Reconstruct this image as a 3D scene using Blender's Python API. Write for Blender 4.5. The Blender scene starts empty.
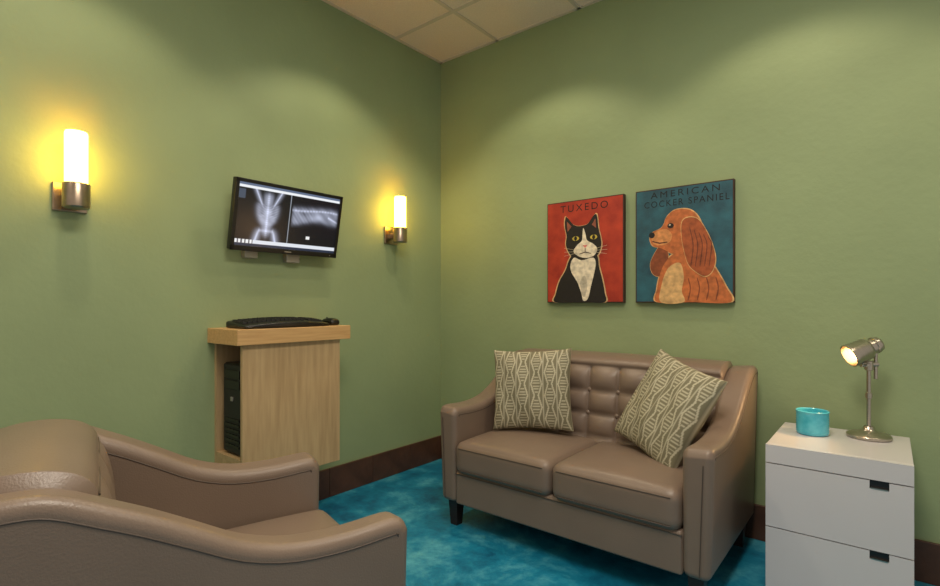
import bpy, bmesh, math, random
from mathutils import Vector, Matrix, Euler
random.seed(4)
S=bpy.context.scene
try:
    S.view_settings.view_transform='Standard'
    S.view_settings.look='None'
except Exception as e: print(e)

def lin(c):
    return tuple(((x/255)/12.92 if x/255<=0.04045 else ((x/255+0.055)/1.055)**2.4) for x in c)+(1,)

# ---------------------------------------------------------------- materials
def mat(name,rgb,rough=0.5,metal=0.0,var=0.0,vscale=4.0,bump=0.0,bscale=60.0,rgb2=None,emit=None,estr=0.0,coat=0.0,spec=0.5,stretch=None,detail=4):
    m=bpy.data.materials.new(name); m.use_nodes=True
    nt=m.node_tree; N=nt.nodes; L=nt.links; b=N['Principled BSDF']
    b.inputs['Base Color'].default_value=lin(rgb)
    b.inputs['Roughness'].default_value=rough
    b.inputs['Metallic'].default_value=metal
    b.inputs['Specular IOR Level'].default_value=spec
    b.inputs['Coat Weight'].default_value=coat
    tc=N.new('ShaderNodeTexCoord')
    mp=N.new('ShaderNodeMapping'); L.new(tc.outputs['Object'],mp.inputs['Vector'])
    if stretch: mp.inputs['Scale'].default_value=stretch
    n=N.new('ShaderNodeTexNoise'); n.inputs['Scale'].default_value=vscale; n.inputs['Detail'].default_value=detail
    L.new(mp.outputs['Vector'],n.inputs['Vector'])
    r=N.new('ShaderNodeValToRGB')
    c1=lin(rgb); c2=lin(rgb2) if rgb2 else tuple(min(1,x*(1+var)) for x in c1[:3])+(1,)
    if not rgb2: c1=tuple(x*(1-var) for x in c1[:3])+(1,)
    r.color_ramp.elements[0].position=0.3; r.color_ramp.elements[1].position=0.7
    r.color_ramp.elements[0].color=c1; r.color_ramp.elements[1].color=c2
    L.new(n.outputs['Fac'],r.inputs['Fac']); L.new(r.outputs['Color'],b.inputs['Base Color'])
    if bump>0:
        n2=N.new('ShaderNodeTexNoise'); n2.inputs['Scale'].default_value=bscale; n2.inputs['Detail'].default_value=3
        L.new(tc.outputs['Object'],n2.inputs['Vector'])
        bp=N.new('ShaderNodeBump'); bp.inputs['Strength'].default_value=bump; bp.inputs['Distance'].default_value=0.01
        L.new(n2.outputs['Fac'],bp.inputs['Height']); L.new(bp.outputs['Normal'],b.inputs['Normal'])
    if emit:
        b.inputs['Emission Color'].default_value=emit
        b.inputs['Emission Strength'].default_value=estr
    return m

def vmat(name,emission=0.0,rough=0.6,bump=0.0):
    m=bpy.data.materials.new(name); m.use_nodes=True
    nt=m.node_tree; N=nt.nodes; L=nt.links; b=N['Principled BSDF']
    a=N.new('ShaderNodeAttribute'); a.attribute_name='Col'
    b.inputs['Roughness'].default_value=rough
    if emission>0:
        b.inputs['Base Color'].default_value=(0.005,0.005,0.006,1)
        L.new(a.outputs['Color'],b.inputs['Emission Color']); b.inputs['Emission Strength'].default_value=emission
    else:
        L.new(a.outputs['Color'],b.inputs['Base Color'])
    if bump:
        tc=N.new('ShaderNodeTexCoord'); n2=N.new('ShaderNodeTexNoise'); n2.inputs['Scale'].default_value=350
        L.new(tc.outputs['Object'],n2.inputs['Vector'])
        bp=N.new('ShaderNodeBump'); bp.inputs['Strength'].default_value=bump; bp.inputs['Distance'].default_value=0.002
        L.new(n2.outputs['Fac'],bp.inputs['Height']); L.new(bp.outputs['Normal'],b.inputs['Normal'])
    return m

M={}
M['wall']=mat('sage_wall_paint',(147,163,122),0.6,var=0.05,vscale=2.2,bump=0.15,bscale=30,spec=0.3)
M['ceil']=mat('ceiling_tile',(232,218,206),0.9,var=0.06,vscale=120,bump=0.4,bscale=140)
M['grid']=mat('ceiling_grid',(205,196,184),0.6)
M['base']=mat('baseboard_tile',(80,52,38),0.45,var=0.25,vscale=9,bump=0.15,bscale=40)
M['leather']=mat('taupe_leather',(122,105,92),0.36,var=0.05,vscale=5,bump=0.10,bscale=240,spec=0.5)
M['seam']=mat('leather_seam',(78,66,58),0.5)
M['legs']=mat('dark_wood',(38,24,18),0.4,var=0.2,vscale=20)
M['white']=mat('white_lacquer',(208,204,206),0.25,var=0.01,coat=0.3)
M['black']=mat('black_plastic',(14,14,16),0.35,var=0.1,bump=0.05,bscale=300)
M['key']=mat('black_keys',(24,24,27),0.5)
M['nickel']=mat('brushed_nickel',(186,178,166),0.28,1.0,var=0.1,vscale=40,stretch=(1,1,12))
M['bronze']=mat('sconce_metal',(170,152,132),0.3,1.0,var=0.1,vscale=40)
M['steel']=mat('steel_gray',(170,166,158),0.4,0.6)
M['maple']=mat('light_maple_laminate',(196,168,126),0.5,rgb2=(172,144,104),vscale=3,stretch=(14,14,1.2),detail=6,bump=0.03)
M['mapletop']=mat('bamboo_top',(206,168,116),0.4,rgb2=(186,146,96),vscale=5,stretch=(12,1.2,20),detail=6)
M['turq']=mat('turquoise_glass',(44,160,186),0.2,var=0.15,vscale=18,rgb2=(100,200,218),coat=0.4)
M['glass']=mat('frosted_lamp_glass',(250,225,170),0.4,emit=(1,0.53,0.05,1),estr=21)
M['bulb']=mat('warm_bulb',(255,230,190),0.4,emit=(1,0.55,0.2,1),estr=12)
M['panel']=mat('light_diffuser',(250,245,235),0.5,emit=(1,0.9,0.75,1),estr=3)
M['canvas']=mat('canvas_edge',(60,38,26),0.7)

# floor: stained concrete
fm=bpy.data.materials.new('teal_stained_concrete'); fm.use_nodes=True
nt=fm.node_tree; N=nt.nodes; L=nt.links; b=N['Principled BSDF']
tc=N.new('ShaderNodeTexCoord')
n1=N.new('ShaderNodeTexNoise'); n1.inputs['Scale'].default_value=4.0; n1.inputs['Detail'].default_value=12; n1.inputs['Roughness'].default_value=0.74; n1.inputs['Distortion'].default_value=0.2
L.new(tc.outputs['Object'],n1.inputs['Vector'])
r=N.new('ShaderNodeValToRGB'); cr=r.color_ramp
cr.elements[0].position=0.34; cr.elements[0].color=lin((8,82,116))
cr.elements[1].position=0.68; cr.elements[1].color=lin((88,172,192))
e=cr.elements.new(0.51); e.color=lin((24,124,158))
L.new(n1.outputs['Fac'],r.inputs['Fac']); L.new(r.outputs['Color'],b.inputs['Base Color'])
n2=N.new('ShaderNodeTexNoise'); n2.inputs['Scale'].default_value=9; n2.inputs['Detail'].default_value=4
L.new(tc.outputs['Object'],n2.inputs['Vector'])
mr=N.new('ShaderNodeMapRange'); mr.inputs['To Min'].default_value=0.28; mr.inputs['To Max'].default_value=0.48
L.new(n2.outputs['Fac'],mr.inputs['Value']); L.new(mr.outputs['Result'],b.inputs['Roughness'])
M['floor']=fm

# ---------------------------------------------------------------- mesh helpers
def link(o,parent=None):
    S.collection.objects.link(o)
    if parent is not None: o.parent=parent
    return o
def empty(name,loc=(0,0,0),rotz=0):
    o=bpy.data.objects.new(name,None); o.empty_display_size=0.1
    o.location=loc; o.rotation_euler=(0,0,rotz); S.collection.objects.link(o); return o
def mesh(name,verts,faces,m,parent=None,loc=(0,0,0),rot=None,smooth=False):
    me=bpy.data.meshes.new(name); me.from_pydata([tuple(v) for v in verts],[],faces); me.update()
    bm=bmesh.new(); bm.from_mesh(me); bmesh.ops.recalc_face_normals(bm,faces=bm.faces); bm.to_mesh(me); bm.free()
    if smooth:
        for p in me.polygons: p.use_smooth=True
    if m: me.materials.append(m)
    o=bpy.data.objects.new(name,me); link(o,parent); o.location=loc
    if rot is not None:
        o.rotation_euler = rot.to_euler() if isinstance(rot,Matrix) else rot
    return o
def box(name,lo,hi,m,parent=None,bevel=0.0,seg=3,rot=None):
    lo=Vector(lo);hi=Vector(hi); c=(lo+hi)/2; h=(hi-lo)/2
    v=[(sx*h.x,sy*h.y,sz*h.z) for sx in(-1,1) for sy in(-1,1) for sz in(-1,1)]
    f=[(0,1,3,2),(4,6,7,5),(0,4,5,1),(2,3,7,6),(0,2,6,4),(1,5,7,3)]
    o=mesh(name,v,f,m,parent,c,rot)
    if bevel>0:
        bv=o.modifiers.new('b','BEVEL'); bv.width=bevel; bv.segments=seg
        for p in o.data.polygons:p.use_smooth=True
        o.modifiers.new('w','WEIGHTED_NORMAL')
    return o
def soft_box(name,size,r,loc,m,parent=None,crown=0,rot=None,n=14,fn=None,puff=0):
    bm=bmesh.new(); bmesh.ops.create_cube(bm,size=1.0)
    bmesh.ops.subdivide_edges(bm,edges=bm.edges[:],cuts=n,use_grid_fill=True)
    h=Vector(size)/2
    for v in bm.verts:
        co=Vector([math.sin(math.pi*c)/2 for c in v.co]); q=co*2
        p=Vector([co[i]*size[i] for i in range(3)])
        inn=Vector([max(-(h[i]-r),min(h[i]-r,p[i])) for i in range(3)])
        d=p-inn
        if d.length>1e-6: p=inn+d.normalized()*r
        if crown: 
            k=crown*(1-q.x**2)*(1-q.y**2)
            p.z+= k if q.z>0.2 else 0
        if puff:
            p.y-= puff*(1-q.x**2)*(1-q.z**2) if q.y<-0.2 else 0
        if fn: p=fn(p,q)
        v.co=p
    me=bpy.data.meshes.new(name); bm.to_mesh(me); bm.free()
    for p in me.polygons:p.use_smooth=True
    me.materials.append(m); o=bpy.data.objects.new(name,me); link(o,parent); o.location=loc
    if rot is not None: o.rotation_euler=rot
    return o
def lathe(name,prof,m,parent=None,loc=(0,0,0),rot=None,seg=48,ripple=0):
    v=[];f=[];n=len(prof)
    for i in range(seg):
        a=2*math.pi*i/seg
        for (rr,z) in prof:
            q=rr
            v.append((q*math.cos(a),q*math.sin(a),z))
    for i in range(seg):
        j=(i+1)%seg
        for k in range(n-1):
            f.append((i*n+k,j*n+k,j*n+k+1,i*n+k+1))
    me=bpy.data.meshes.new(name); me.from_pydata(v,[],f)
    bm=bmesh.new(); bm.from_mesh(me); bmesh.ops.remove_doubles(bm,verts=bm.verts,dist=1e-6); bmesh.ops.recalc_face_normals(bm,faces=bm.faces); bm.to_mesh(me); bm.free()
    for p in me.polygons:p.use_smooth=True
    me.materials.append(m); o=bpy.data.objects.new(name,me); link(o,parent); o.location=loc
    if rot is not None: o.rotation_euler=rot.to_euler() if isinstance(rot,Matrix) else rot
    md=o.modifiers.new('e','EDGE_SPLIT'); md.split_angle=math.radians(40)
    return o
def rod(name,p0,p1,r,m,parent=None,seg=24,r1=None):
    p0=Vector(p0);p1=Vector(p1);d=p1-p0;l=d.length
    if r1 is None:r1=r
    q=d.to_track_quat('Z','Y').to_matrix()
    e=min(r,r1)*0.2
    return lathe(name,[(0,0),(r-e,0),(r,e),(r1,l-e),(r1-e,l),(0,l)],m,parent,p0,q,seg)
def catmull(pts,k=6,closed=True):
    out=[];n=len(pts)
    rng=range(n) if closed else range(n-1)
    for i in rng:
        if closed: p=[pts[(i+j-1)%n] for j in range(4)]
        else: p=[pts[max(0,min(n-1,i+j-1))] for j in range(4)]
        for s in range(k):
            t=s/k
            out.append(tuple(0.5*((2*p[1][a])+(-p[0][a]+p[2][a])*t+(2*p[0][a]-5*p[1][a]+4*p[2][a]-p[3][a])*t*t+(-p[0][a]+3*p[1][a]-3*p[2][a]+p[3][a])*t**3) for a in range(2)))
    if not closed: out.append(tuple(pts[-1]))
    return out
def tube(name,pts,r,m,parent=None,cyclic=False):
    cu=bpy.data.curves.new(name,'CURVE'); cu.dimensions='3D'; cu.bevel_depth=r; cu.bevel_resolution=2
    sp=cu.splines.new('POLY'); sp.points.add(len(pts)-1)
    for i,p in enumerate(pts): sp.points[i].co=(*p,1)
    sp.use_cyclic_u=cyclic
    cu.materials.append(m); o=bpy.data.objects.new(name,cu); return link(o,parent)

# ---------------------------------------------------------------- room
RX,RY,H=4.1,-4.0,2.93
box('floor',(-0.1,RY-0.1,-0.1),(RX+0.1,0.1,0),M['floor'])
box('wall_left',(-0.1,RY-0.1,0),(0,0.1,H),M['wall'])
box('wall_back',(0,0,0),(RX,0.1,H),M['wall'])
ceil=box('ceiling',(-0.1,RY-0.1,H),(RX+0.1,0.1,H+0.1),M['ceil'])
gx=[0.522+0.61*i for i in range(6)]; gy=[-0.459-0.61*i for i in range(6)]
mi=ceil.matrix_basis.translation
def child(o,par):
    o.parent=par; o.location=o.location-par.location; return o
for i,x in enumerate(gx): child(box('grid_bar_x%d'%i,(x-0.012,RY,H-0.006),(x+0.012,0,H+0.001),M['grid']),ceil)
for i,y in enumerate(gy): child(box('grid_bar_y%d'%i,(0,y-0.012,H-0.0055),(RX,y+0.012,H+0.001),M['grid']),ceil)
child(box('grid_edge_l',(0,RY,H-0.006),(0.02,0,H+0.001),M['grid']),ceil)
child(box('grid_edge_b',(0,-0.02,H-0.006),(RX,0,H+0.001),M['grid']),ceil)
def baseboard(name,axis,L0,L1):
    e=empty(name,(0,0,0)); n=0; p=L0; st=0.33
    while p<L1-0.01:
        q=min(L1,p+st)
        if axis=='x': box('tile_%d'%n,(p+0.001,-0.014,0),(q-0.001,0,0.17),M['base'],e,0.003,2)
        else: box('tile_%d'%n,(0,-q+0.001,0),(0.014,-p-0.001,0.17),M['base'],e,0.003,2)
        p=q;n+=1
baseboard('baseboard_back','x',0.015,RX)
baseboard('baseboard_left','y',0.0,-RY)

# ---------------------------------------------------------------- leather seating
def seating(name,W,D,loc,rotz,ncush,cols,bulge,buttons=True,rows=3,drop=0.0,A=0.112,flare=0.014):
    e=empty(name,loc,rotz); h=D/2; ix=W/2-A
    Lm=M['leather']
    top=[(-h+0.004,0.585),(-h+0.018,0.612),(-h+0.05,0.622),(-h+0.16,0.617),(-h+0.28,0.625),(-h+0.38,0.655),(-h+0.47,0.705),(-h+0.55,0.765-drop*.5),(-h+0.62,0.815-drop),(-h+0.69,0.848-drop),(-h+0.75,0.857-drop),(h-0.025,0.85-drop),(h-0.004,0.825-drop)]
    top=catmull(top,3,False)
    prof=[(-h+0.012,0.13)]+top+[(h,0.13)]
    def fl(z): return flare*(z-0.13)/0.5-flare
    for sgn,nm in((-1,'arm_left'),(1,'arm_right')):
        xo=sgn*W/2; xi=sgn*ix; v=[];n=len(prof)
        for s,x in((0,xi),(1,xo)):
            for(y,z) in prof: v.append((x+s*sgn*fl(z),y,z-(0.010 if (s==0 and z>0.5) else 0)))
        f=[tuple(range(n)),tuple(range(2*n-1,n-1,-1))]+[(i,(i+1)%n,n+(i+1)%n,n+i) for i in range(n)]
        o=mesh(nm,v,f,Lm,e,smooth=True)
        bv=o.modifiers.new('b','BEVEL'); bv.width=0.032; bv.segments=6; bv.limit_method='ANGLE'; bv.angle_limit=math.radians(50)
        o.modifiers.new('w','WEIGHTED_NORMAL')
        cpts=[]
        for i in range(1,n-1):
            p0=Vector(prof[i-1]);p1=Vector(prof[i+1]);t=(p1-p0).normalized(); nn=Vector((t.y,-t.x))
            cpts.append(Vector(prof[i])+nn*0.036)
        for o_,xx,q in((1,xo-sgn*0.0006,'outer'),(0,xi+sgn*0.0006,'inner')):
            tube(nm+'_piping_'+q,[(xx+o_*sgn*fl(c.y),max(-h+0.038,c.x),c.y-(0 if o_ else 0.010)) for c in cpts if c.x<h-0.03]+[(xx-o_*sgn*flare,h-0.03,0.16)],0.0022,M['seam'],e)
        tube(nm+'_front_seam',[(xo-sgn*(0.034+flare),-h+0.006,0.15),(xo-sgn*0.034,-h+0.0015,0.56)],0.0018,M['seam'],e)
    bp=[(h-0.31,0.30),(h-0.295,0.42),(h-0.275,0.56),(h-0.255,0.70),(h-0.238,0.80),(h-0.20,0.852),(h-0.14,0.872),(h-0.06,0.868),(h-0.015,0.845),(h,0.80),(h,0.45),(h,0.13)]
    bp=[(a,c-(drop if c>0.75 else 0)) for a,c in bp]
    bpc=catmull(bp,10,False); nx=22*cols; v=[];f=[]
    nv=len(bpc)
    z0,z1=0.455,0.81-drop
    for i in range(nx+1):
        u=i/nx; x=-ix-0.005+u*2*(ix+0.005)
        for k,(y,z) in enumerate(bpc):
            front=k<=60
            d=0
            a=abs(math.sin(math.pi*cols*u))**0.45
            if front and z<=z1 and k<50:
                t=(z-z0)/(z1-z0)
                c=abs(math.sin(math.pi*rows*t))**0.45 if t>=0 else 1
                d=bulge*a*c
            elif k<=62:
                s=min(1,max(0,(z-z1)/(0.872-drop-z1)))
                if k<=60: d=bulge*0.7*math.sin(math.pi*min(1,s))**0.6 if 0<s<1 else 0
            dz=0.006*math.sin(math.pi*u) if z>0.8-drop else 0
            v.append((x,y-d,z+dz))
    for i in range(nx):
        for k in range(nv-1):
            f.append((i*nv+k,(i+1)*nv+k,(i+1)*nv+k+1,i*nv+k+1))
    f.append(tuple(range(nv))); f.append(tuple(range((nx+1)*nv-1,nx*nv-1,-1)))
    mesh('back',v,f,Lm,e,smooth=True)
    def yat(z):
        for k in range(len(bpc)-1):
            if bpc[k][1]<=z<=bpc[k+1][1]: return bpc[k][0]
        return h-0.25
    if buttons:
        for c in range(1,cols):
            for rr in range(1,rows+1):
                zz=z0+(z1-z0)*rr/rows
                x=-ix+2*ix*c/cols
                if rr<rows: lathe('button_%d_%d'%(c,rr),[(0,0.009),(0.007,0.008),(0.012,0.004),(0.013,0)],Lm,e,(x,yat(zz)-0.001,zz),(math.radians(90),0,0),16)
    tube('back_seam',[(-ix,yat(z1)-0.002,z1),(ix,yat(z1)-0.002,z1)],0.0018,M['seam'],e)
    soft_box('base_rail',(2*ix+0.01,D-0.10,0.17),0.02,(0,-0.035,0.215),Lm,e)
    box('rail_front',(-ix,-h+0.014,0.13),(ix,-h+0.06,0.292),Lm,e,0.01)
    tube('rail_seam',[(-ix,-h+0.013,0.283),(ix,-h+0.013,0.283)],0.0025,M['seam'],e)
    cw=2*ix/ncush; cd=D-0.30
    for c in range(ncush):
        x=-ix+cw*(c+0.5)
        soft_box('seat_cushion_%d'%(c+1),(cw-0.002,cd+0.02,0.165),0.045,(x,-h+0.002+cd/2,0.368),Lm,e,crown=0.028,n=18)
        for zz,q in((0.420,'top'),(0.312,'low')):
            tube('cushion_%d_piping_%s'%(c+1,q),[(x-cw/2+0.035,-h-0.0075,zz),(x+cw/2-0.035,-h-0.0075,zz)],0.0022,M['seam'],e)
    k=0
    for sx in(-1,1):
        for sy in(-1,1):
            k+=1; cx=sx*(W/2-0.07); cy=sy*(h-0.07); a=0.030;b2=0.021
            vv=[(cx+i*b2,cy+j*b2,0) for i,j in((-1,-1),(1,-1),(1,1),(-1,1))]+[(cx+i*a,cy+j*a,0.14) for i,j in((-1,-1),(1,-1),(1,1),(-1,1))]
            mesh('leg_%d'%k,vv,[(3,2,1,0),(4,5,6,7),(0,1,5,4),(1,2,6,5),(2,3,7,6),(3,0,4,7)],M['legs'],e)
    return e
seating('loveseat',1.335,0.81,(1.428,-0.455,0),0,2,7,0.036)
seating('armchair',0.735,0.87,(1.196,-2.254,0),math.radians(165),1,3,0.012,False,2,drop=0.03,A=0.105,flare=0.008)

# ---------------------------------------------------------------- pillows
VP=vmat('pillow_fabric',0,0.85,0.3)
cream=Vector(lin((184,178,154))[:3]); taupe=Vector(lin((118,113,90))[:3])
def pcol(u,v):
    C=6.0; x=u*C; col=math.floor(x); fx=x-col-0.5
    y=v*3.6+(0.5 if col%2 else 0); fy=y-math.floor(y)
    w=0.14+0.25*(1-abs(2*fy-1))
    dd=abs(abs(fx)-w)
    if dd<0.055: return cream
    if abs(fx)<w-0.10:
        if (fy*8)%1<0.42 and 0.12<fy<0.88: return cream*0.95
        return taupe
    if abs(fx)>0.455: return cream*0.85
    return taupe
def pillow(name,loc,yaw,tilt,roll,size=0.43,th=0.15,hz=1.0):
    n=130; v=[];f=[];cols=[]
    for side in(-1,1):
        for i in range(n+1):
            for j in range(n+1):
                a=2*i/n-1; c=2*j/n-1
                pinch=1-0.07*(1-a*a)*abs(c)**3; pinch2=1-0.07*(1-c*c)*abs(a)**3
                x=a*size/2*pinch2; z=c*size*hz/2*pinch
                t=(max(0,1-a*a)**0.42)*(max(0,1-c*c)**0.42)
                y=side*th/2*t+0.006*math.sin(7*a+3*c)*t
                v.append((x,y,z)); cols.append(pcol((a+1)/2,(c+1)/2))
    b0=(n+1)*(n+1)
    for s in(0,1):
        for i in range(n):
            for j in range(n):
                q=(s*b0+i*(n+1)+j,s*b0+(i+1)*(n+1)+j,s*b0+(i+1)*(n+1)+j+1,s*b0+i*(n+1)+j+1)
                f.append(q if s==0 else q[::-1])
    me=bpy.data.meshes.new(name); me.from_pydata(v,[],f)
    ca=me.color_attributes.new('Col','FLOAT_COLOR','POINT')
    for i,c in enumerate(cols): ca.data[i].color=(c[0],c[1],c[2],1)
    bm=bmesh.new(); bm.from_mesh(me); bmesh.ops.remove_doubles(bm,verts=bm.verts,dist=1e-5); bmesh.ops.recalc_face_normals(bm,faces=bm.faces); bm.to_mesh(me); bm.free()
    for p in me.polygons:p.use_smooth=True
    me.materials.append(VP)
    o=bpy.data.objects.new(name,me); link(o)
    R=Matrix.Rotation(yaw,4,'Z')@Matrix.Rotation(tilt,4,'X')@Matrix.Rotation(roll,4,'Y')
    o.matrix_world=Matrix.Translation(loc)@R
    return o
rd=math.radians
pillow('throw_pillow',(1.105,-0.490,0.690),rd(20),rd(-12),rd(-3))
pillow('throw_pillow.001',(1.808,-0.490,0.678),rd(-24),rd(-24),rd(16),0.41,0.15,1.12)

# ---------------------------------------------------------------- sconces
def sconce(name,y,dz):
    e=empty(name,(0,y,dz)); z=1.0
    box('wall_plate',(0.0,-0.058,1.54),(0.014,0.058,1.655),M['bronze'],e,0.004)
    box('arm',(0.012,-0.018,1.575),(0.06,0.018,1.61),M['bronze'],e,0.004)
    lathe('cup',[(0,1.545),(0.040,1.545),(0.046,1.551),(0.046,1.638),(0.044,1.642),(0.041,1.642),(0.041,1.56),(0,1.56)],M['bronze'],e,(0.095,0,0))
    lathe('glass_shade',[(0,1.562),(0.0385,1.562),(0.0385,1.838),(0.036,1.846),(0.033,1.846),(0.031,1.84),(0.031,1.60),(0,1.60)],M['glass'],e,(0.095,0,0))
sconce('wall_sconce',-2.236,-0.022)
sconce('wall_sconce.001',-0.500,0)

# ---------------------------------------------------------------- monitor
mon=empty('wall_mounted_monitor',(0.11,-1.306,1.586))
tilt=math.atan2(0.07,0.346); W2,H2=0.3115,0.177
pan=bpy.data.objects.new('panel_frame',None); pan.empty_display_size=0.05; link(pan,mon); pan.rotation_euler=(0,tilt,0)
box('housing',(-0.035,-W2,-H2),(0.0,W2,H2),M['black'],pan,0.006)
box('bezel_top',(-0.002,-W2,H2-0.018),(0.006,W2,H2),M['black'],pan,0.002)
box('bezel_bottom',(-0.002,-W2,-H2),(0.006,W2,-H2+0.026),M['black'],pan,0.002)
box('bezel_l',(-0.002,-W2,-H2),(0.006,-W2+0.018,H2),M['black'],pan,0.002)
box('bezel_r',(-0.002,W2-0.018,-H2),(0.006,W2,H2),M['black'],pan,0.002)
box('brand_strip',(0.006,-0.02,-H2+0.010),(0.007,0.02,-H2+0.015),M['steel'],pan)
box('led_light',(0.006,W2-0.05,-H2+0.010),(0.007,W2-0.044,-H2+0.014),M['steel'],pan)
def g(x,c,w): return math.exp(-((x-c)/w)**2)
def sg(x): return 1/(1+math.exp(max(-40,min(40,-x))))
def xcol(u,v):
    base=(0.003,0.004,0.008)
    if v>0.965: return (0.12,0.16,0.25)
    if v>0.925: return (0.85,0.88,0.92)
    if v<0.045: return (0.02,0.03,0.06)
    if v<0.105: return (0.75,0.79,0.86) if u>0.16 else ((0.85,0.86,0.88) if (u*60)%2<1.2 else (0.1,0.1,0.12))
    I=0.0
    if u<0.47:
        x=(u-0.27)/0.20; y=(v-0.51)/0.40; ax=abs(x)
        # barrel-shaped trunk, narrower neck, forelegs up and hind legs down
        wid=0.50-0.14*(y-0.35)**2*3-0.10*sg((-0.35-y)*12)
        wid=max(0.2,wid)
        body=sg((wid-ax)*20)*sg((y+0.78)*16)*sg((0.50-y)*16)
        legs=g(ax-(0.28+0.55*(y-0.45)),0,0.12)*sg((y-0.40)*18)
        hind=g(ax-(0.34+0.30*(-0.60-y)),0,0.17)*sg((-0.55-y)*18)
        head=sg((0.20-ax)*24)*sg((y-0.40)*20)*sg((0.9-y)*20)
        soft=max(body,legs*0.8,hind*0.9,head)
        I=0.42*soft
        I+=soft*0.45*g(x,0,0.06)*(0.8+0.2*math.sin(y*70))
        if -0.05<y<0.50: I+=body*0.12*(0.5+0.5*math.sin((y-ax*0.5)*60))*(ax>0.08)
        if 0.05<y<0.45: I-=0.16*body*g(ax,0.26,0.12)
        I+=0.25*g(x,0.05,0.17)*g(y,0.18,0.12)*body
        I+=0.12*body*g(y,-0.25,0.22)*(1+math.sin(x*11+y*17)*0.5)
        I+=0.45*g(ax-(0.28+0.55*(y-0.45)),0,0.035)*sg((y-0.40)*18)
        I+=0.45*g(ax-(0.34+0.30*(-0.60-y)),0,0.05)*sg((-0.6-y)*18)
        I+=0.30*g(y,-0.60,0.06)*(ax<0.34)
    elif u>0.50:
        x=(u-0.75)/0.25; y=(v-0.65)/0.25
        if v>0.38:
            top=0.40+0.10*math.sin(x*2.2+0.4); bot=-0.62+0.14*x+0.12*math.cos(x*3)
            body=sg((top-y)*14)*sg((y-bot)*14)*sg((0.96-abs(x))*30)
            I=0.34*body
            I+=0.5*g(y-top+0.18,0,0.07)*(0.75+0.25*math.sin(x*50))*body
            if x<-0.1: I+=0.10*body*(0.5+0.5*math.sin((x+y*0.45)*40)); I-=0.16*body*g(x,-0.45,0.25)*g(y,0.0,0.2)
            I+=0.32*g(x,0.10,0.2)*g(y,-0.18,0.22)*body
            I+=0.45*g(y-(-0.1-0.7*(x-0.6)),0,0.07)*(x>0.55)*body
            I+=0.06*math.sin(x*14+y*9)*body
        if 0.67<u<0.71 and 0.20<v<0.26: return (0.85,0.85,0.85)
    if 0.477<u<0.487: return (0.30,0.34,0.40)
    if u<0.06 and 0.75<v<0.9: return (0.06,0.08,0.12)
    I=max(0,I)
    return (base[0]+I*0.72,base[1]+I*0.78,base[2]+I*1.0)
def colgrid(name,nu,nv,w,h,fn,m,parent,place):
    v=[];f=[];c=[]
    for i in range(nu+1):
        for j in range(nv+1):
            v.append(place(i/nu,j/nv)); c.append(fn(i/nu,j/nv))
    for i in range(nu):
        for j in range(nv):
            a=i*(nv+1)+j; f.append((a,a+nv+1,a+nv+2,a+1))
    me=bpy.data.meshes.new(name); me.from_pydata(v,[],f)
    ca=me.color_attributes.new('Col','FLOAT_COLOR','POINT')
    for i,q in enumerate(c): ca.data[i].color=(q[0],q[1],q[2],1)
    me.materials.append(m); o=bpy.data.objects.new(name,me); return link(o,parent)
SW,SH=W2-0.018,0
colgrid('screen',260,150,0,0,xcol,vmat('radiograph_screen',1.0,0.25),pan,lambda a,b:(0.002,-SW+a*2*SW,(-H2+0.026)+b*(2*H2-0.044)))
box('mount_arm',(-0.09,-0.05,-0.05),(-0.03,0.05,0.05),M['black'],mon,0.005)
box('mount_wall_plate',(-0.11,-0.09,-0.12),(-0.085,0.09,0.10),M['black'],mon,0.003)
box('cable_cover',(-0.11,-0.215,-0.205),(-0.07,-0.145,-0.135),M['steel'],mon,0.004)
box('outlet_box',(-0.11,0.02,-0.215),(-0.07,0.10,-0.145),M['steel'],mon,0.004)

# ---------------------------------------------------------------- wall cabinet with computer
cab=empty('wall_mounted_cabinet',(0,0,0))
ya,yb=-1.655,-1.113
box('top_slab',(0.0,-1.69,0.955),(0.30,-1.06,1.028),M['mapletop'],cab,0.003)
box('front_panel',(0.256,ya,0.30),(0.276,yb,0.955),M['maple'],cab,0.002)
box('far_side_panel',(0.0,yb-0.02,0.30),(0.256,yb,0.955),M['maple'],cab)
box('bottom_shelf',(0.0,ya,0.40),(0.256,yb-0.02,0.42),M['maple'],cab)
box('under_panel',(0.0,ya,0.30),(0.256,ya+0.02,0.40),M['maple'],cab)
box('wall_stile',(0.0,ya,0.42),(0.02,ya+0.3,0.955),M['maple'],cab)
box('back_panel',(0.0,ya+0.02,0.42),(0.008,yb-0.02,0.955),M['maple'],cab)
pc=empty('computer_tower',(0,0,0))
box('case',(0.045,-1.625,0.423),(0.235,-1.18,0.86),M['black'],pc,0.006)
box('front_bezel',(0.05,-1.635,0.43),(0.23,-1.62,0.855),M['key'],pc,0.006)
box('drive_bay_1',(0.065,-1.640,0.79),(0.215,-1.63,0.83),M['black'],pc,0.002)
box('drive_bay_2',(0.065,-1.640,0.74),(0.215,-1.63,0.78),M['black'],pc,0.002)
for i in range(6): box('vent_%d'%i,(0.07,-1.639,0.46+i*0.025),(0.21,-1.632,0.472+i*0.025),M['black'],pc)
box('power_button',(0.13,-1.641,0.68),(0.15,-1.632,0.70),M['steel'],pc,0.002)

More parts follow.
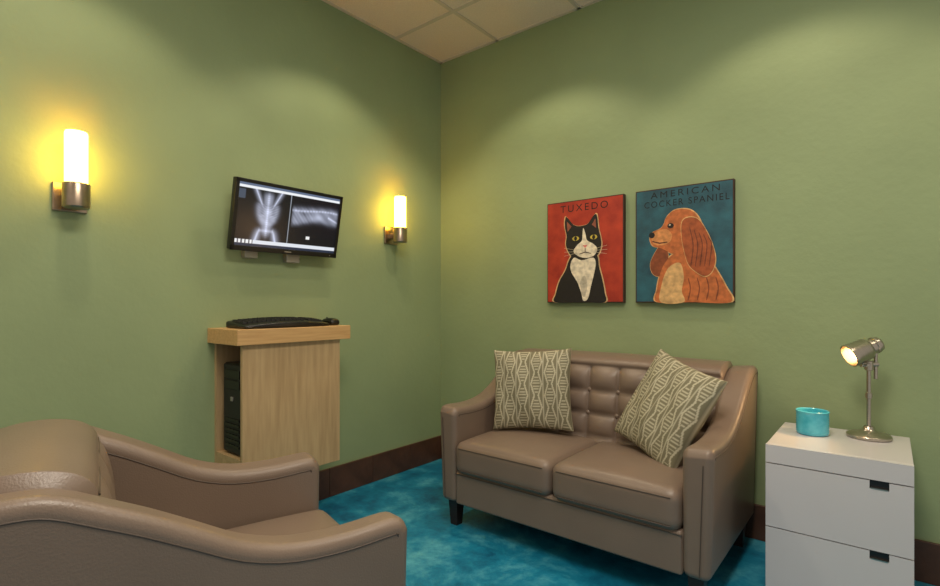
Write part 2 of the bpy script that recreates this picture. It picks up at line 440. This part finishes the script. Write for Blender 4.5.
kb=empty('computer_keyboard',(0.165,-1.40,1.028))
def kfn(p,q):
    y=p.y; p.z+=0.014*(1-(2*y/0.47)**2)*(1 if q.z>0 else 0) + (0.010*(-(p.x)/0.1) if q.z>0 else 0)
    p.x+=0.022*(1-(2*y/0.47)**2)
    return p
soft_box('body',(0.19,0.47,0.024),0.009,(0,0,0.0125),M['black'],kb,n=16,fn=kfn)
vv=[];ff=[]
for rI in range(5):
    for cI in range(19):
        if cI in (14,): continue
        y=-0.21+cI*0.0232; x=-0.052+rI*0.021+0.022*(1-(2*y/0.47)**2)
        z=0.026+0.014*(1-(2*y/0.47)**2)-0.010*(x-0.02)/0.1
        b0=len(vv); w=0.0095; t=0.0078
        for zz,s in((z-0.004,1),(z+0.006,0.82)):
            for i,j in((-1,-1),(1,-1),(1,1),(-1,1)): vv.append((x+i*w*s,y+j*w*1.1*s,zz))
        ff+=[tuple(b0+k for k in q) for q in((4,5,6,7),(0,1,5,4),(1,2,6,5),(2,3,7,6),(3,0,4,7),(3,2,1,0))]
mesh('keys',vv,ff,M['key'],kb)
def mfn(p,q):
    if q.z>0: p.z+=0.010*(1-q.x**2)*(1-0.6*q.y**2)
    return p
ms=empty('computer_mouse',(0.19,-1.112,1.028))
soft_box('shell',(0.105,0.058,0.030),0.014,(0,0,0.0155),M['black'],ms,n=10,fn=mfn)
rod('scroll_wheel',(-0.03,-0.004,0.037),(-0.03,0.004,0.037),0.006,M['key'],ms)

# ---------------------------------------------------------------- art
def flat(c): return mat('paint_%d_%d_%d'%c,c,0.6,var=0.30,vscale=38,bump=0.05,bscale=200,detail=8)
cache={}
def FC(c):
    if c not in cache: cache[c]=flat(c)
    return cache[c]
def poly(par,name,pts,c,layer,W,Hh,smooth=True,k=6):
    if smooth: pts=catmull(pts,k)
    y=-0.0305-0.0007*layer
    v=[((u-0.5)*W,y,(w-0.5)*Hh) for(u,w) in pts]
    o=mesh(name,v,[tuple(range(len(v)))],FC(c),par)
    bm=bmesh.new(); bm.from_mesh(o.data); bmesh.ops.triangulate(bm,faces=bm.faces,ngon_method='EAR_CLIP')
    bmesh.ops.recalc_face_normals(bm,faces=bm.faces)
    for fa in bm.faces:
        if fa.normal.y>0: fa.normal_flip()
    bm.to_mesh(o.data); bm.free()
    return o
def ell(cx,cy,rx,ry,n=24): return [(cx+rx*math.cos(2*math.pi*i/n),cy+ry*math.sin(2*math.pi*i/n)) for i in range(n)]
def text(par,s,u,w,width,hgt,c,W,Hh,layer=1,spacing=1.0):
    cu=bpy.data.curves.new('t','FONT'); cu.body=s; cu.align_x='CENTER'; cu.align_y='CENTER'; cu.space_character=spacing
    o=bpy.data.objects.new('t',cu); link(o); bpy.context.view_layer.update()
    me=bpy.data.meshes.new_from_object(o.evaluated_get(bpy.context.evaluated_depsgraph_get()))
    xs=[q.co.x for q in me.vertices]; ys=[q.co.y for q in me.vertices]
    sx=width*W/(max(xs)-min(xs)); sy=hgt*Hh/(max(ys)-min(ys)); mx=(max(xs)+min(xs))/2; my=(max(ys)+min(ys))/2
    for q in me.vertices:
        x,y=q.co.x,q.co.y; q.co=((x-mx)*sx,0,(y-my)*sy)
    bpy.data.objects.remove(o); me.materials.clear(); me.materials.append(FC(c))
    o=bpy.data.objects.new('lettering_'+s.split()[0].lower(),me); link(o,par)
    o.location=((u-0.5)*W,-0.0305-0.0007*layer,(w-0.5)*Hh)
def grow(pts,k,c=None):
    cx=sum(p[0] for p in pts)/len(pts); cy=sum(p[1] for p in pts)/len(pts)
    return [(cx+(p[0]-cx)*k,max(0.004,cy+(p[1]-cy)*k)) for p in pts]
def canvas(name,x0,x1,z0,z1,bg,bg2):
    W=x1-x0;Hh=z1-z0; e=empty(name,((x0+x1)/2,-0.001,(z0+z1)/2))
    box('stretcher',(-W/2,-0.0295,-Hh/2),(W/2,0,Hh/2),M['canvas'],e,0.002,2)
    m=mat(name+'_ground',bg,0.6,rgb2=bg2,vscale=11,detail=12,bump=0.1,bscale=150)
    v=[(-W/2+.006,-0.0302,-Hh/2+.006),(W/2-.006,-0.0302,-Hh/2+.006),(W/2-.006,-0.0302,Hh/2-.006),(-W/2+.006,-0.0302,Hh/2-.006)]
    mesh('painted_ground',v,[(0,1,2,3)],m,e)
    return e,W,Hh
# cat
e,W,Hh=canvas('cat_painting',0.926,1.422,1.152,1.767,(190,62,36),(146,36,22))
BK=(24,20,20);WH=(226,214,190);OU=(204,168,122)
body=[(.12,-.0),(.13,.10),(.18,.22),(.26,.32),(.31,.42),(.40,.5),(.60,.5),(.68,.44),(.70,.34),(.74,.22),(.77,.10),(.77,0.0),(.5,-.0)]
body=[(a,max(0.004,b)) for a,b in body]
head=[(.26,.84),(.29,.835),(.36,.77),(.42,.745),(.50,.745),(.56,.76),(.63,.83),(.665,.84),(.68,.80),(.695,.70),(.72,.62),(.73,.55),(.70,.47),(.62,.42),(.50,.40),(.38,.43),(.30,.50),(.265,.58),(.275,.66),(.25,.76)]
poly(e,'body_outline',grow(body,1.06),OU,1,W,Hh); poly(e,'head_outline',grow(head,1.05),OU,1.1,W,Hh)
poly(e,'body',body,BK,2,W,Hh); poly(e,'head',head,BK,3,W,Hh)
poly(e,'ear_inner_1',[(.28,.80),(.345,.745),(.29,.70)],(150,84,64),4,W,Hh,False)
poly(e,'ear_inner_2',[(.655,.80),(.665,.71),(.61,.745)],(150,84,64),4,W,Hh,False)
poly(e,'chest',[(.38,.44),(.48,.41),(.62,.43),(.66,.38),(.64,.28),(.60,.16),(.56,.04),(.50,.02),(.47,.10),(.42,.20),(.34,.30),(.33,.38)],WH,4,W,Hh)
poly(e,'chest_mark',[(.46,.20),(.52,.26),(.55,.16),(.52,.06),(.48,.08)],(190,180,160),5,W,Hh)
poly(e,'muzzle',[(.50,.72),(.53,.66),(.55,.60),(.63,.56),(.68,.51),(.64,.45),(.54,.43),(.44,.45),(.37,.50),(.42,.56),(.48,.60),(.49,.66)],WH,5,W,Hh)
for cx in(.40,.635):
    poly(e,'eye',ell(cx,.625,.045,.022),(200,178,70),6,W,Hh,False); poly(e,'pupil',ell(cx,.625,.02,.021),BK,7,W,Hh,False)
poly(e,'nose',[(.49,.555),(.56,.555),(.525,.525)],(204,120,110),6,W,Hh,False)
poly(e,'mouth',[(.52,.525),(.53,.525),(.53,.49),(.60,.475),(.60,.467),(.525,.482),(.45,.467),(.45,.475),(.52,.49)],(70,50,44),6,W,Hh,False)
for s in(-1,1):
    for j in range(3):
        poly(e,'whisker',[(.525+s*.10,.51-j*.012),(.525+s*.28,.54-j*.04),(.525+s*.28,.538-j*.04),(.525+s*.10,.507-j*.012)],(210,196,170),8,W,Hh,False)
text(e,'TUXEDO',.5,.925,.62,.068,(36,12,10),W,Hh,1,1.35)
# dog
e,W,Hh=canvas('dog_painting',1.490,1.988,1.152,1.767,(42,100,116),(28,66,80))
TN=(188,104,54);TD=(134,68,36);CR=(210,168,112)
body=[(.24,.004),(.24,.12),(.27,.24),(.32,.34),(.42,.42),(.62,.45),(.74,.40),(.83,.28),(.92,.14),(.97,.004),(.6,.004)]
head=[(.50,.80),(.41,.79),(.34,.74),(.31,.68),(.27,.645),(.20,.625),(.165,.59),(.17,.54),(.20,.50),(.27,.48),(.34,.45),(.42,.42),(.55,.42),(.66,.50),(.70,.62),(.66,.72),(.59,.78)]
ear=[(.50,.68),(.56,.72),(.66,.70),(.74,.60),(.80,.48),(.83,.36),(.80,.26),(.73,.22),(.64,.26),(.57,.32),(.53,.42),(.50,.55)]
ear2=[(.27,.50),(.33,.50),(.36,.40),(.34,.28),(.28,.23),(.20,.25),(.165,.32),(.19,.40)]
for nm,p in(('body',body),('head',head),('ear',ear),('far_ear',ear2)): poly(e,nm+'_outline',grow(p,1.04),CR,1+0.1*len(nm)/4,W,Hh)
poly(e,'far_ear',ear2,TD,2,W,Hh); poly(e,'body',body,TN,2.6,W,Hh); poly(e,'chest_fur',[(.28,.004),(.29,.16),(.36,.30),(.48,.34),(.52,.22),(.50,.10),(.52,.004)],CR,3,W,Hh)
poly(e,'head',head,TN,4,W,Hh)
poly(e,'muzzle',[(.30,.64),(.22,.62),(.18,.58),(.20,.52),(.28,.50),(.37,.52),(.40,.58),(.36,.63)],(210,140,82),5,W,Hh)
poly(e,'ear_outline2',grow(ear,1.03),CR,5.5,W,Hh); poly(e,'ear',ear,(160,80,40),6,W,Hh)
for j in range(5):
    x=.58+j*.045
    poly(e,'ear_fur_line_%d'%j,[(x,.62-j*.02),(x+.03,.48),(x+.01,.32),(x+.018,.32),(x+.04,.48),(x+.008,.62-j*.02)],(110,52,28),7,W,Hh)
for j in range(4):
    x=.56+j*.09
    poly(e,'body_fur_line_%d'%j,[(x,.20),(x+.02,.12),(x+.0,.03),(x+.012,.03),(x+.032,.12),(x+.012,.20)],TD,3,W,Hh)
poly(e,'nose',ell(.185,.595,.032,.026),BK,6,W,Hh,False)
poly(e,'eye',ell(.385,.665,.034,.022),(40,24,16),6,W,Hh,False); poly(e,'eye_light',ell(.378,.672,.009,.007),WH,7,W,Hh,False)
poly(e,'mouth',[(.19,.545),(.27,.525),(.35,.53),(.35,.522),(.27,.515),(.19,.535)],(80,40,24),6,W,Hh,False)
text(e,'AMERICAN',.52,.945,.70,.055,(10,22,28),W,Hh,1,1.35)
text(e,'COCKER SPANIEL',.53,.865,.86,.055,(10,22,28),W,Hh,1,1.25)

# ---------------------------------------------------------------- drawer cabinet
dc=empty('drawer_cabinet',(0,0,0))
x0,x1,y0,y1=2.209,2.649,-0.545,-0.065
box('carcass',(x0,y0+0.022,0.02),(x1,y1,0.60),M['white'],dc,0.002)
box('plinth',(x0+0.03,y0+0.05,0.0),(x1-0.03,y1-0.02,0.025),M['white'],dc)
box('dark_reveal',(x0+0.006,y0+0.018,0.024),(x1-0.006,y0+0.024,0.594),M['seam'],dc)
def drawer(name,z0,z1,notch=True):
    a,b=2.530,2.584; d=0.028
    pr=[(x0,z0),(x1,z0),(x1,z1)]+([(b,z1),(b,z1-d),(a,z1-d),(a,z1)] if notch else [])+[(x0,z1)]
    n=len(pr); v=[(x,y0,z) for x,z in pr]+[(x,y0+0.019,z) for x,z in pr]
    o=mesh(name,v,[tuple(range(n)),tuple(range(2*n-1,n-1,-1))]+[(i,(i+1)%n,n+(i+1)%n,n+i) for i in range(n)],M['white'],dc)
    if notch:
        box(name+'_pull_recess',(a,y0+0.010,z1-d),(b,y0+0.0185,z1+0.002),M['black'],dc)
        box(name+'_pull_lip',(a+0.003,y0-0.001,z1-d),(b-0.003,y0+0.012,z1-d+0.004),M['nickel'],dc)
drawer('top_band',0.531,0.600,False)
drawer('drawer_upper',0.284,0.527)
drawer('drawer_lower',0.028,0.280)

# ---------------------------------------------------------------- candle holder
ch=empty('candle_holder',(2.333,-0.245,0.60))
pr=[(0,0.0),(0.052,0.0),(0.057,0.004),(0.058,0.010)]
for i in range(8):
    z=0.012+i*0.0098; pr+=[(0.0595,z),(0.0580,z+0.0048)]
pr+=[(0.060,0.092),(0.061,0.098),(0.058,0.100),(0.054,0.096),(0.052,0.02),(0,0.016)]
lathe('cup',pr,M['turq'],ch,seg=64)
lathe('candle',[(0,0.065),(0.048,0.065),(0.050,0.06),(0.050,0.021),(0,0.021)],mat('turquoise_wax',(110,196,206),0.5),ch)
rod('wick',(0,0,0.064),(0,0,0.078),0.0015,M['black'],ch,8)

# ---------------------------------------------------------------- desk lamp
dl=empty('desk_lamp',(2.519,-0.175,0.60))
lathe('base',[(0,0),(0.072,0),(0.076,0.004),(0.076,0.012),(0.070,0.018),(0.035,0.026),(0.022,0.034),(0.016,0.048),(0,0.05)],M['nickel'],dl,seg=64)
rod('stem',(0,0,0.04),(0,0,0.30),0.0075,M['nickel'],dl)
rod('collar_low',(0,0,0.16),(0,0,0.185),0.012,M['nickel'],dl)
rod('collar_top',(0,0,0.275),(0,0,0.315),0.015,M['nickel'],dl)
rod('elbow_pivot',(-0.026,-0.021,0.30),(0.028,0.022,0.30),0.012,M['nickel'],dl)
rod('upper_stem',(0.022,0.014,0.24),(0.022,0.014,0.385),0.0070,M['nickel'],dl)
rod('thumb_screw',(0.0,-0.034,0.30),(0,0,0.30),0.007,M['nickel'],dl)
rod('stem_cap',(0.022,0.014,0.38),(0.022,0.014,0.402),0.012,M['nickel'],dl)
rod('head_bracket',(0.022,0.014,0.366),(0.0,-0.005,0.362),0.008,M['nickel'],dl)
ax=Vector((-0.76,-0.50,-0.42)).normalized()
back=Vector((0.036,0.010,0.388)); q=ax.to_track_quat('Z','Y').to_matrix()
lathe('lamp_head',[(0,0),(0.022,0.0),(0.029,0.005),(0.031,0.012),(0.031,0.045),(0.038,0.051),(0.043,0.058),(0.045,0.112),(0.047,0.116),(0.047,0.130),(0.0435,0.130),(0.040,0.07),(0.0,0.053)],M['nickel'],dl,back,q)
lathe('head_band',[(0.0315,0.018),(0.034,0.020),(0.034,0.027),(0.0315,0.029)],M['nickel'],dl,back,q)
lathe('bulb',[(0,0.060),(0.014,0.068),(0.028,0.090),(0.032,0.100),(0.026,0.108),(0,0.112)],M['bulb'],dl,back,q)
lp=bpy.data.lights.new('desk_lamp_glow','SPOT'); lp.energy=6; lp.color=(1,0.58,0.25); lp.spot_size=rd(110); lp.spot_blend=0.6; lp.shadow_soft_size=0.03
lo=bpy.data.objects.new('desk_lamp_glow',lp); link(lo,dl); lo.location=back+ax*0.134; lo.rotation_euler=ax.to_track_quat('-Z','Y').to_euler()

# ---------------------------------------------------------------- ceiling lights
def down(i,x,y,pw,ang=114,tx=0,ty=0):
    e=empty('recessed_downlight' if i==0 else 'recessed_downlight.%03d'%i,(x,y,H))
    lathe('trim_ring',[(0.06,-0.001),(0.085,-0.001),(0.088,-0.004),(0.085,-0.008),(0.062,-0.008),(0.06,-0.001)],M['white'],e)
    lathe('lens',[(0,-0.003),(0.06,-0.003)],M['panel'],e)
    l=bpy.data.lights.new('downlight_lamp','SPOT'); l.energy=pw; l.color=(1,0.83,0.60); l.spot_size=rd(ang); l.spot_blend=0.35; l.shadow_soft_size=0.06
    o=bpy.data.objects.new('downlight_lamp',l); link(o,e); o.location=(0,0,-0.012); o.rotation_euler=(tx,ty,0)
pts=[(1.0,-0.6),(2.26,-0.6),(3.4,-0.6),(0.6,-1.05),(0.6,-2.3),(0.6,-3.4)]
for i,(x,y) in enumerate(pts): down(i,x,y,36)
tf=empty('added_fill_panel',(2.25,-2.2,H))  # unseen ceiling panel, added to carry the room's ambient fill
box('frame',(-0.31,-0.62,-0.012),(0.31,0.62,0.0),M['grid'],tf)
box('diffuser',(-0.28,-0.59,-0.016),(0.28,0.59,-0.010),M['panel'],tf)
al=bpy.data.lights.new('added_fill_light','AREA'); al.shape='RECTANGLE'; al.size=0.56; al.size_y=1.18; al.energy=40; al.color=(1,0.90,0.76)  # added area light that lifts the ambient level
ao=bpy.data.objects.new('added_fill_light',al); link(ao,tf); ao.location=(0,0,-0.02)

w=bpy.data.worlds.new('w'); S.world=w; w.use_nodes=True
w.node_tree.nodes['Background'].inputs[0].default_value=(1.0,0.89,0.77,1); w.node_tree.nodes['Background'].inputs[1].default_value=0.48

cam=bpy.data.cameras.new('cam'); cam.lens=36*516/940; cam.sensor_width=36; cam.shift_y=10/940; cam.clip_start=0.02
co=bpy.data.objects.new('camera',cam); S.collection.objects.link(co); co.location=(2.584,-2.836,1.15); co.rotation_euler=(rd(90),0,rd(39.1))
S.camera=co
